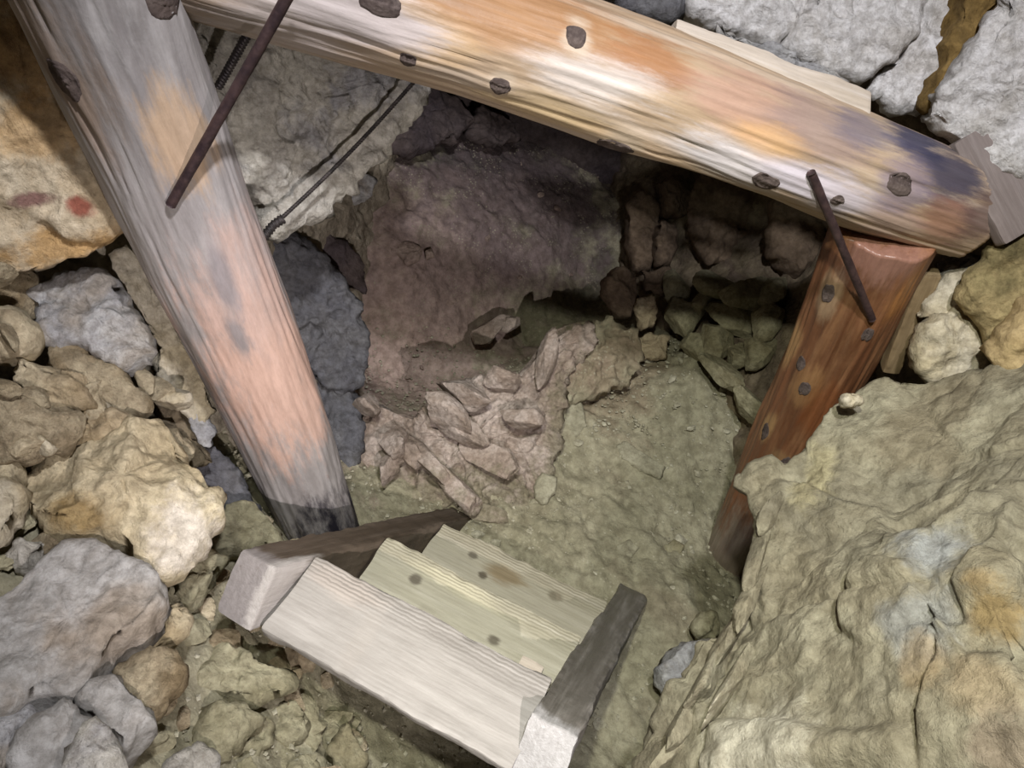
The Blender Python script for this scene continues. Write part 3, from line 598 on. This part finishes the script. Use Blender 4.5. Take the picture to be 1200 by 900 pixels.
# ------------------------------------------------------------------ round timbers
class Log:
    def __init__(s, ctrl):
        s.pts = np.array([P(*c[:3]) for c in ctrl]); s.r = np.array([c[3] for c in ctrl])
        ax = s.pts[-1]-s.pts[0]; s.len = np.linalg.norm(ax); z = ax/s.len
        x = CAM-s.pts.mean(0); x -= x.dot(z)*z; x /= np.linalg.norm(x); y = np.cross(z, x)
        m = Matrix.Identity(4)
        for i in range(3):
            m[i][0], m[i][1], m[i][2], m[i][3] = x[i], y[i], z[i], s.pts[0][i]
        s.mw = m; s.R = np.stack([x, y, z], 1)
        s.loc = (s.pts-s.pts[0]) @ s.R
    def hit(s, px, py):
        d = ray(px, py); o = CAM
        for t in np.arange(.5, 3.2, .002):
            q = (o+d*t-s.pts[0]) @ s.R
            cx = np.interp(q[2], s.loc[:, 2], s.loc[:, 0]); cy = np.interp(q[2], s.loc[:, 2], s.loc[:, 1]); r = np.interp(q[2], s.loc[:, 2], s.r)
            if math.hypot(q[0]-cx, q[1]-cy) < r: return q
        q[2] = np.clip(q[2], 0, s.len); return q          # ray passes the timber: last point kept
    def build(s, name, mat, knots, kmat, seed, seg=180, step=.007, bumps=(), end=.0):
        nz = int(s.len/step); zs = np.linspace(0, s.len, nz); th = np.linspace(0, 2*np.pi, seg, endpoint=False)
        k = np.arange(len(s.loc))
        cx = np.interp(zs, s.loc[:, 2], s.loc[:, 0]); cy = np.interp(zs, s.loc[:, 2], s.loc[:, 1]); rr = np.interp(zs, s.loc[:, 2], s.r)
        ker = np.ones(25)/25
        sm = lambda a: np.convolve(np.pad(a, 12, mode='edge'), ker, 'valid')
        cx, cy, rr = sm(cx), sm(cy), sm(rr)
        Z, T = np.meshgrid(zs, th, indexing='ij'); c, sn = np.cos(T).ravel(), np.sin(T).ravel()
        R = np.repeat(rr, seg); Zf = Z.ravel()
        Q = np.stack([c, sn, Zf*2.2], 1)
        R = R*(1+.045*fbm(Q, 1.3, 3, seed)) + .0022*fbm(np.stack([c*9, sn*9, Zf*3], 1), 1, 3, seed+5) + .001*fbm(np.stack([c*30, sn*30, Zf*9], 1), 1, 2, seed+8)
        # drying cracks along the grain
        for q in range(7):
            rs = np.random.RandomState(seed*3+q); t0 = rs.uniform(-1.3, 1.3); z0 = rs.uniform(0, s.len); hl = rs.uniform(.12, .4)
            w = t0+.05*np.sin(Zf*9+q)+.03*fbm(np.stack([Zf*0, Zf*0+q, Zf*14], 1), 1, 2, q)
            da = np.abs((T.ravel()-w+np.pi) % (2*np.pi)-np.pi)*R
            R = R-.004*np.exp(-(da/.0022)**2)*np.clip(1-np.abs(Zf-z0)/hl, 0, 1)
        pos = np.stack([np.repeat(cx, seg)+R*c, np.repeat(cy, seg)+R*sn, Zf], 1)
        hits = [(s.hit(k[0], k[1]),)+tuple(k[2:]) for k in knots]
        for h, rx, rz, hh, *_ in hits:
            g = np.exp(-(np.linalg.norm((pos-h)/np.array([rx*2.6, rx*2.6, rz*3.4]), axis=1))**2)
            dirn = np.stack([c, sn, c*0], 1); pos = pos+dirn*(g*hh)[:, None]
        for (bx, by, rx, rz, hh) in bumps:
            h = s.hit(bx, by); g = np.exp(-(np.linalg.norm((pos-h)/np.array([rx, rx, rz]), axis=1))**2)
            pos = pos+np.stack([c, sn, c*0], 1)*(g*hh)[:, None]
        pos[:, 2] += end*fbm(pos, 9, 3, seed+3)*(np.clip(1-np.minimum(Zf, s.len-Zf)/.04, 0, 1))
        V = list(pos); F = grid_faces(nz, seg, True).tolist()
        for zi, base in ((0, 0), (nz-1, (nz-1)*seg)):     # sawn ends: rings in to the heart
            ctr = np.array([cx[zi], cy[zi], zs[zi]]); prev = base
            for f in (.96, .7, .4, .12):
                nb = len(V); ringp = pos[base:base+seg]
                V += list(ctr+(ringp-ctr)*f+np.array([0, 0, (-.006 if zi == 0 else .006)*(1-f**6)]))
                for a in range(seg):
                    b = (a+1) % seg; F.append([prev+a, prev+b, nb+b, nb+a] if zi else [prev+b, prev+a, nb+a, nb+b])
                prev = nb
            F.append([prev+a for a in range(seg)] if zi else [prev+a for a in range(seg)][::-1])
        Vw = np.array(V) @ s.R.T+s.pts[0]
        o = mesh_obj(name, Vw, F, mat, mw=s.mw)
        for h, rx, rz, hh, *lab in hits:                  # each knot: a ringed wooden boss standing in the surface
            ci = np.array([np.interp(h[2], s.loc[:, 2], s.loc[:, 0]), np.interp(h[2], s.loc[:, 2], s.loc[:, 1]), h[2]])
            n = h-ci; n[2] = 0; n /= np.linalg.norm(n); t = np.array([-n[1], n[0], 0])
            tt = np.linspace(0, 2*np.pi, 28, endpoint=False); KV = []; fr = np.linspace(1.12, .06, 9)
            grid = pos.reshape(nz, seg, 3); th0 = math.atan2(n[1], n[0])
            for i, f in enumerate(fr):
                jit = 1+.16*fbm(np.stack([np.cos(tt), np.sin(tt), tt*0+h[2]*9], 1), 1.4, 2, seed+i//3)
                aa = np.cos(tt)*f*jit*rx; bb = np.sin(tt)*f*jit*rz; r0 = np.linalg.norm((h-ci)[:2])
                zz = np.clip(h[2]+bb, .002, s.len-.002); an = th0+aa/r0
                zi = np.clip((zz/s.len*(nz-1)).round().astype(int), 0, nz-1); ti = (an/(2*np.pi)*seg).round().astype(int) % seg
                sp = grid[zi, ti]; cc = np.stack([cx[zi], cy[zi], sp[:, 2]], 1); rad_ = np.linalg.norm(sp-cc, axis=1)
                rad_ = rad_+(-.004 if i == 0 else .0012+.0006*math.sin(i*2.4)+.0012*(1-f))
                KV.append(np.stack([cx[zi]+rad_*np.cos(an), cy[zi]+rad_*np.sin(an), zz], 1))
            KV = np.vstack(KV); KF = grid_faces(9, 28, True).tolist()+[[8*28+a for a in range(28)]]
            mesh_obj('knot', KV @ s.R.T+s.pts[0], KF, kmat, parent=o, origin=(s.R @ h+s.pts[0]))
        return o

# left post
LP = Log([(60, -140, .86, .106), (118, 0, 1.0, .105), (165, 108, 1.1, .106), (230, 270, 1.28, .106), (277, 375, 1.45, .107), (327, 490, 1.66, .106), (378, 620, 2.0, .098), (395, 665, 2.14, .097)])
h = LP.hit
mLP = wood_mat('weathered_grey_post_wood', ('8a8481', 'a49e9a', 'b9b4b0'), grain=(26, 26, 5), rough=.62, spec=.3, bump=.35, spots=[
    (h(330, 440), (.16, .16, .30), 'c9a592', .85), (h(350, 380), (.07, .07, .22), 'b98a70', .7), (h(300, 330), (.12, .12, .16), 'b9a196', .6), (h(395, 470), (.03, .06, .3), 'a8714a', .8),
    (h(215, 170), (.05, .05, .09), 'c0a07c', .7), (h(60, 60), (.06, .05, .2), '8f7a68', .7), (h(100, 120), (.05, .05, .08), '83705e', .5), (h(280, 395), (.018, .018, .07), '86807f', .9), (h(262, 330), (.02, .02, .1), '8a8586', .8),
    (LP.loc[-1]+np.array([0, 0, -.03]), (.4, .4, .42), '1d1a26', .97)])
mKnot = wood_mat('dark_knot_wood', ('453b38', '5f534d', '7a6d66'), grain=(60, 60, 60), rough=.85, spec=.1)
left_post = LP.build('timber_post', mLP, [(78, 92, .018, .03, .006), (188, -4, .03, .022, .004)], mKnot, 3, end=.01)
tag(left_post, 'weathered grey round timber post standing left of the stair', 'post')

# cap beam
BM = Log([(150, -100, .98, .104), (300, -46, 1.06, .102), (560, 38, 1.17, .102), (750, 102, 1.25, .101), (1000, 200, 1.37, .098), (1090, 232, 1.42, .096), (1132, 248, 1.44, .088)])
h = BM.hit
mBM = wood_mat('peeled_orange_beam_wood', ('a58c70', 'b29c84', 'c4b7a8'), grain=(24, 24, 2.0), rough=.5, spec=.35, bump=.4, spots=[
    (h(640, 25), (.06, .06, .22), '9e734c', .85), (h(760, 70), (.045, .045, .09), '9a6c48', .8), (h(560, 10), (.04, .05, .14), 'a8805a', .65), (h(640, 130), (.03, .05, .14), 'bfa67e', .7), (h(470, 45), (.05, .05, .12), 'd8b78c', .7),
    (h(430, 30), (.05, .05, .12), 'cfc6c4', .8), (h(330, 30), (.1, .1, .14), 'c2b7b0', .8), (h(700, 95), (.03, .04, .13), 'cdc2ba', .85), (h(860, 190), (.05, .05, .18), 'd6cfd0', .8), (h(760, 175), (.04, .04, .12), 'd6b896', .7),
    (h(880, 120), (.06, .06, .12), 'a98674', .8), (h(960, 150), (.07, .06, .12), '8f7a72', .8), (h(900, 165), (.03, .03, .09), 'c39a6c', .7), (h(960, 225), (.05, .05, .14), 'bdb4ba', .85),
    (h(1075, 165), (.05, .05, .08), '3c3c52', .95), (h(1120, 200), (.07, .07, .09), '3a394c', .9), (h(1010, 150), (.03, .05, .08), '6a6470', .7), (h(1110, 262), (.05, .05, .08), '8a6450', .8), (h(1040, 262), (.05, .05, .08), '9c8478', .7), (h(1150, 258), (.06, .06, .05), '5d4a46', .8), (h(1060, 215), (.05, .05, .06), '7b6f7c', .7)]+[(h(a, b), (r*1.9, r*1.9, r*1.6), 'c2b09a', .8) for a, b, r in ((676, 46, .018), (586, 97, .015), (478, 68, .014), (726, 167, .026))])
beam = BM.build('cap_log', mBM, [(673, 44, .015, .018, .004), (586, 99, .013, .016, .005), (478, 69, .012, .013, .003), (722, 167, .022, .036, .008), (897, 210, .016, .024, .004), (981, 231, .008, .013, .003), (1054, 215, .018, .026, .004), (445, 3, .015, .03, .004)], mKnot, 8, bumps=[(722, 175, .09, .12, .012)], end=.01)
tag(beam, 'peeled orange-tan log beam resting across the two posts', 'beam')

# right post
RP = Log([(1038, 268, 1.46, .105), (1030, 285, 1.5, .103), (980, 400, 1.73, .1), (925, 510, 1.99, .096), (870, 625, 2.36, .09), (858, 652, 2.46, .088)])
h = RP.hit
mRP = wood_mat('reddish_brown_post_wood', ('5f3d28', '7d5236', '98714f'), grain=(26, 26, 3), rough=.38, spec=.5, bump=.45, spots=[
    (h(1050, 300), (.09, .09, .12), '8f6a5c', .8), (h(1060, 345), (.04, .04, .1), '9a6a3a', .7), (h(975, 345), (.035, .035, .07), '9a8064', .85), (h(930, 400), (.045, .045, .09), 'a8855a', .75), (h(945, 455), (.04, .04, .07), '94704a', .7), (h(900, 500), (.02, .02, .06), '9c7c54', .8), (h(915, 540), (.03, .03, .05), '8a6c4a', .7),
    (h(960, 480), (.04, .04, .1), '7c4826', .6), (RP.loc[-1], (.3, .3, .36), '8a7e70', .9)])
right_post = RP.build('timber_post', mRP, [(972, 343, .013, .022, .004), (916, 415, .012, .03, .006), (942, 424, .011, .02, .005), (945, 453, .012, .022, .005), (1016, 391, .012, .02, .003), (897, 506, .012, .03, .004), (921, 541, .014, .022, .006)], mKnot, 15, end=.012)
tag(right_post, 'reddish brown knotty timber post under the right end of the beam', 'post')

# ------------------------------------------------------------------ sawn timber
def plank(name, O, a, b, c, mat, parent=None, seed=1, wear=.004, nl=90, ridge=0, rnd_=.006):
    """rounded board: O corner, a = length vector, b = width vector, c = thickness vector (all perpendicular); local x runs along a"""
    la, lb, lc = [np.linalg.norm(v) for v in (a, b, c)]; ua, ub, uc = a/la, b/lb, c/lc
    r = min(rnd_, lc*.3, lb*.3); loop = []
    def seg(p, q, n):
        for i in range(n): loop.append(p+(q-p)*i/n)
    nb = max(8, int(lb/.004)); nc = max(4, int(lc/.006))
    A = np.array
    seg(A([r, 0.]), A([lb-r, 0.]), nb); seg(A([lb-r*.3, r*.3]), A([lb, r]), 1); seg(A([lb, r]), A([lb, lc-r]), nc); seg(A([lb-r*.3, lc-r*.3]), A([lb-r, lc]), 1)
    seg(A([lb-r, lc]), A([r, lc]), nb); seg(A([r*.3, lc-r*.3]), A([0, lc-r]), 1); seg(A([0, lc-r]), A([0, r]), nc); seg(A([r*.3, r*.3]), A([r, 0.]), 1)
    loop = A(loop); m = len(loop); xs = np.concatenate([[0, .003], np.linspace(.008, la-.008, nl), [la-.003, la]])
    ctr = A([lb/2, lc/2]); V = []
    for i, x in enumerate(xs):
        k = .975 if i in (0, len(xs)-1) else 1
        L = ctr+(loop-ctr)*k; V.append(np.stack([np.full(m, x), L[:, 0], L[:, 1]], 1))
    V = np.vstack(V); nr = len(xs)
    edge = np.clip(1-np.minimum(V[:, 1], lb-V[:, 1])/.02, 0, 1)
    V[:, 2] += wear*(.6*fbm(V*A([1, 1, 1]), 9, 3, seed)+edge*.8*fbm(V, 35, 3, seed+1))
    V[:, 1] += wear*(.8*fbm(V+3, 12, 4, seed+2))
    V[:, 0] += wear*.9*fbm(V*A([.1, 1, 1]), 11, 2, seed+4)
    if ridge: V[:, 2] += ridge*np.sin(V[:, 1]*2*np.pi/.011+2.5*fbm(V*A([.25, 1, 0]), 7, 2, seed+6))*np.clip(1.15-V[:, 1]/.08, .15, 1)
    F = grid_faces(nr, m, True).tolist(); V = list(V)
    for zi, base in ((0, 0), (1, (nr-1)*m)):
        prev = base; c0 = np.mean(V[base:base+m], axis=0)
        for f in (.85, .4):
            nb_ = len(V); V += [c0+(V[base+q]-c0)*f for q in range(m)]
            for q in range(m):
                w = (q+1) % m; F.append([prev+q, prev+w, nb_+w, nb_+q])
            prev = nb_
        F.append([prev+q for q in range(m)])
    V = np.array(V); Rm = np.stack([ua, ub, uc], 1)
    mw = Matrix.Identity(4)
    for i in range(3):
        for j in range(3): mw[i][j] = Rm[i][j]
        mw[i][3] = O[i]
    o = mesh_obj(name, V @ Rm.T+O, F, mat, parent=None, mw=mw, smooth=True)
    bm = bmesh.new(); bm.from_mesh(o.data); bmesh.ops.recalc_face_normals(bm, faces=bm.faces)
    for e in bm.edges:
        if len(e.link_faces) == 2 and e.calc_face_angle(0) > .7: e.smooth = False
    bm.to_mesh(o.data); bm.free()
    if parent is not None: setparent(o, parent)
    return o
def PZ(px, py, z):
    r = ray(px, py); return CAM+r*((z-CAM[2])/r[2])
far = []
for (l, r_, z) in [((370, 650), (640, 810), .43), ((455, 630), (685, 742), .2), ((520, 612), (715, 700), -.06)]:
    far.append((PZ(*l, z), PZ(*r_, z)))
stair = bpy.data.objects.new('wooden_stair', None); COL.objects.link(stair)
stair.location = (.12, .75, -.3); stair.empty_display_size = .1
tag(stair, 'steep weathered wooden stair of three plank treads descending into the pit', 'stair')
acr = (far[0][1]-far[0][0])+(far[1][1]-far[1][0])+(far[2][1]-far[2][0]); acr[2] = 0; acr /= np.linalg.norm(acr)
near = np.array([acr[1], -acr[0], 0]);
if near[1] > 0: near = -near
mTread = [wood_mat('worn_tread_wood_%d' % k, c, grain=(2.2, 34, 34), rough=.7, spec=.2, bump=.5, rings=('Y', 40, 3.0), spots=sp) for k, (c, sp) in enumerate([
    (('827d76', '9a958e', 'aaa59e'), [((.17, .09, 0), (.02, .1, .1), '98928a', .6), ((.08, .03, 0), (.09, .03, .1), 'ab9f94', .5)]),
    (('8f8a76', 'aaa592', 'b9b4a4'), [((.11, .06, 0), (.016, .014, .05), '5d564a', .9), ((.33, .1, 0), (.018, .014, .05), '5a5346', .9), ((.36, .15, 0), (.07, .03, .05), '7d6844', .7), ((.2, .03, 0), (.14, .02, .05), 'b8b296', .6)]),
    (('8c8672', 'a7a18e', 'b6b0a0'), [((.12, .05, 0), (.016, .012, .05), '5d564a', .9), ((.17, .09, 0), (.014, .012, .05), '4f473a', .9), ((.22, .06, 0), (.06, .03, .05), '7a6644', .7), ((.37, .05, 0), (.02, .015, .05), '6a6250', .8)])])]
for k, ((fl, fr), W) in enumerate(zip(far, (.168, .125, .2))):
    L = fr-fl; L = acr*np.linalg.norm(L)
    up = np.array([0, 0, -1.])
    o = plank('tread', fl, L, near*W, up*.032, mTread[k], stair, seed=30+k, wear=.005, ridge=0)
# lower board behind the second tread and a little peg left on it
fl, fr = far[1]; O2 = fl+near*.128+np.array([0, 0, -.012])
plank('tread', O2, acr*np.linalg.norm(fr-fl)*.99, near*.1, np.array([0, 0, -.03]), mTread[1], stair, seed=37, wear=.004)
Dl = far[2][0]-far[0][0]; Dr = far[2][1]-far[0][1]; D = Dl/np.linalg.norm(Dl)+Dr/np.linalg.norm(Dr)
D -= D.dot(acr)*acr; D /= np.linalg.norm(D)
dn = np.cross(acr, D); dn = dn if dn[2] < 0 else -dn
mStr = wood_mat('dark_brown_stringer_wood', ('4f4438', '62564a', '786c60'), grain=(2.2, 30, 30), rough=.7, spec=.25, bump=.6,
                spots=[((.0, .04, .07), (.05, .2, .2), '857f7c', .95), ((.03, 0.0, .07), (.12, .02, .2), 'aaa49e', .95)])
mStr2 = wood_mat('wet_grey_stringer_wood', ('57534c', '6d6860', '96918a'), grain=(3, 34, 34), rough=.42, spec=.5, bump=.7,
                 spots=[((.0, .04, .07), (.035, .2, .2), 'a8a5a2', .95)])
def fdir(v):
    v = v/np.linalg.norm(v); return v, (lambda q: q/np.linalg.norm(q))(np.cross(np.cross(v, acr), v))
Dl, al = fdir(Dl); Dr, ar = fdir(Dr)
dnl = np.cross(al, Dl); dnl = dnl if dnl[2] < 0 else -dnl
dnr = np.cross(ar, Dr); dnr = dnr if dnr[2] < 0 else -dnr
lo = far[0][0]-Dl*.135-np.array([0, 0, .012]); ls = plank('stringer', lo, Dl*1.12, -al*.078, dnl*.125, mStr, stair, seed=51, wear=.004, nl=140)
ro = far[0][1]-Dr*.085-np.array([0, 0, .012]); rs_ = plank('stringer', ro, Dr*.98, ar*.085, dnr*.125, mStr2, stair, seed=57, wear=.006, nl=140)
mPale = wood_mat('pale_sawn_wood', ('b8aa98', 'cabfb2', 'd8d0c8'), grain=(2.5, 40, 40), rough=.65, spec=.2)
pk = PZ(612, 772, .2); plank('wood_block', pk+np.array([0, 0, .02]), acr*.05, near*.03, np.array([0, 0, -.019]), mPale, None, seed=61, wear=.003, nl=12)
tag(bpy.data.objects['wood_block'], 'small pale wooden block lying on the second tread', 'wood')

def board(name, label, quad, T, mat, seed, nl=60):
    """board from the corners of its visible face: near-left, far-left along the length, then across; thickness goes away from the viewer"""
    a, b, c = [P(*q) for q in quad]; A = b-a; B = c-a; B = B-B.dot(A)/A.dot(A)*A; n = np.cross(A, B); n /= np.linalg.norm(n)
    if n.dot(CAM-a) > 0: n = -n
    o = plank(name, a, A, B, n*T, mat, None, seed=seed, wear=.003, nl=nl); tag(o, label, 'board'); return o
mGreyB = wood_mat('grey_wedge_wood', ('6f645e', '857a74', '978d88'), grain=(3, 40, 40), rough=.7, spec=.2)
mBrB = wood_mat('brown_wedge_wood', ('6b5a42', '857153', '9a8868'), grain=(3, 40, 40), rough=.7, spec=.2)
board('wedge_board', 'long pale wedge board lying on top of the beam', [(794, 21, 1.21), (1022, 105, 1.30), (792, 54, 1.20)], .07, mPale, 71)
board('wedge_board', 'grey wedge board jammed against the right end of the beam', [(1118, 168, 1.335), (1178, 286, 1.35), (1205, 118, 1.335)], .03, mGreyB, 73)
board('wedge_board', 'short brown board wedged between the right post and the stone block', [(1080, 322, 1.5), (1034, 436, 1.66), (1102, 330, 1.5)], .045, mBrB, 75)

# ------------------------------------------------------------------ iron: rods and cable
def tube(name, pts, rad, mat, parent=None, seg=14, step=.004, thread=0, seed=1, taper=0):
    pts = np.array(pts); cum = np.concatenate([[0], np.cumsum(np.linalg.norm(np.diff(pts, axis=0), axis=1))]); n = max(6, int(cum[-1]/step))
    t = np.linspace(0, cum[-1], n); C = np.stack([np.interp(t, cum, pts[:, k]) for k in range(3)], 1)
    T = np.gradient(C, axis=0); T /= np.linalg.norm(T, axis=1, keepdims=True)
    ref = np.array([.3, .5, .8]); X = np.cross(T, ref); X /= np.linalg.norm(X, axis=1, keepdims=True); Y = np.cross(T, X)
    th = np.linspace(0, 2*np.pi, seg, endpoint=False); V = []
    for i in range(n):
        r = rad*(1-taper*t[i]/cum[-1])
        r = r*(1+.06*fbm(np.stack([np.cos(th), np.sin(th), th*0+t[i]*30], 1), 1, 2, seed))
        if thread: r = r*(1+.16*np.sin(t[i]*2*np.pi/thread+th))
        V.append(C[i]+np.outer(np.cos(th)*r, X[i])+np.outer(np.sin(th)*r, Y[i]))
    F = grid_faces(n, seg, True).tolist()+[list(range(seg)), [(n-1)*seg+q for q in range(seg)][::-1]]
    return mesh_obj(name, np.vstack(V), F, mat, parent)
mRust = metal_mat('rusty_dark_iron', '3a2c2e', '54413f'); mRust2 = metal_mat('dark_threaded_iron', '3b3638', '57504e', .5); mCable = metal_mat('black_wire', '2e2a28', '4a4340', .5)
r1a = P(352, -30, .93); hp = LP.hit(200, 240) @ LP.R.T+LP.pts[0]
rod = tube('iron_rod', [r1a, hp+(CAM-hp)*.012/np.linalg.norm(CAM-hp)], .0078, mRust, seed=2); tag(rod, 'long rusty iron rod slanting from the beam across the grey post', 'rod')
rod2 = tube('iron_rod', [P(310, 5, 1.16), P(297, 28, 1.17), P(256, 102, 1.24)], .0068, mRust2, thread=.006, seed=3, step=.0012); tag(rod2, 'short dark threaded rod behind the long rusty rod', 'rod')
hb = BM.hit(953, 208) @ BM.R.T+BM.pts[0]; hr = RP.hit(1022, 374) @ RP.R.T+RP.pts[0]
dv = (hr-hb)/np.linalg.norm(hr-hb)
rod3 = tube('iron_rod', [hb-dv*.012+(CAM-hb)*.006, hb+(hr-hb)*.5+(CAM-hb)*.012, hr+(CAM-hr)*.006], .0078, mRust, seed=5); tag(rod3, 'rusty iron spike bridging the beam and the reddish post', 'rod')
cable = bpy.data.objects.new('wire_cable', None); COL.objects.link(cable); cable.location = P(318, 268, 1.4)
tag(cable, 'dark twisted wire cable running along the pale rock edge', 'cable')
ca, cb = P(312, 272, 1.42), P(494, 86, 1.5); ax = cb-ca; Lc = np.linalg.norm(ax); az = ax/Lc; cxv = np.cross(az, [0, 0, 1]); cxv /= np.linalg.norm(cxv); cyv = np.cross(az, cxv)
tt = np.linspace(0, 1, 400)
sag = -np.sin(tt*np.pi)*.012
for k in range(3):
    ph = tt*Lc/.017*2*np.pi+k*2.094
    pts = ca+np.outer(tt, ax)+np.outer(np.cos(ph)*.0022, cxv)+np.outer(np.sin(ph)*.0022, cyv)+np.outer(sag, [0, 0, 1])
    tube('strand', pts, .0022, mCable, cable, seg=7, step=.0015)
tube('cable_clamp', [P(304, 284, 1.41), P(320, 264, 1.415), P(332, 256, 1.42)], .009, mCable, cable, thread=.007, step=.0015)
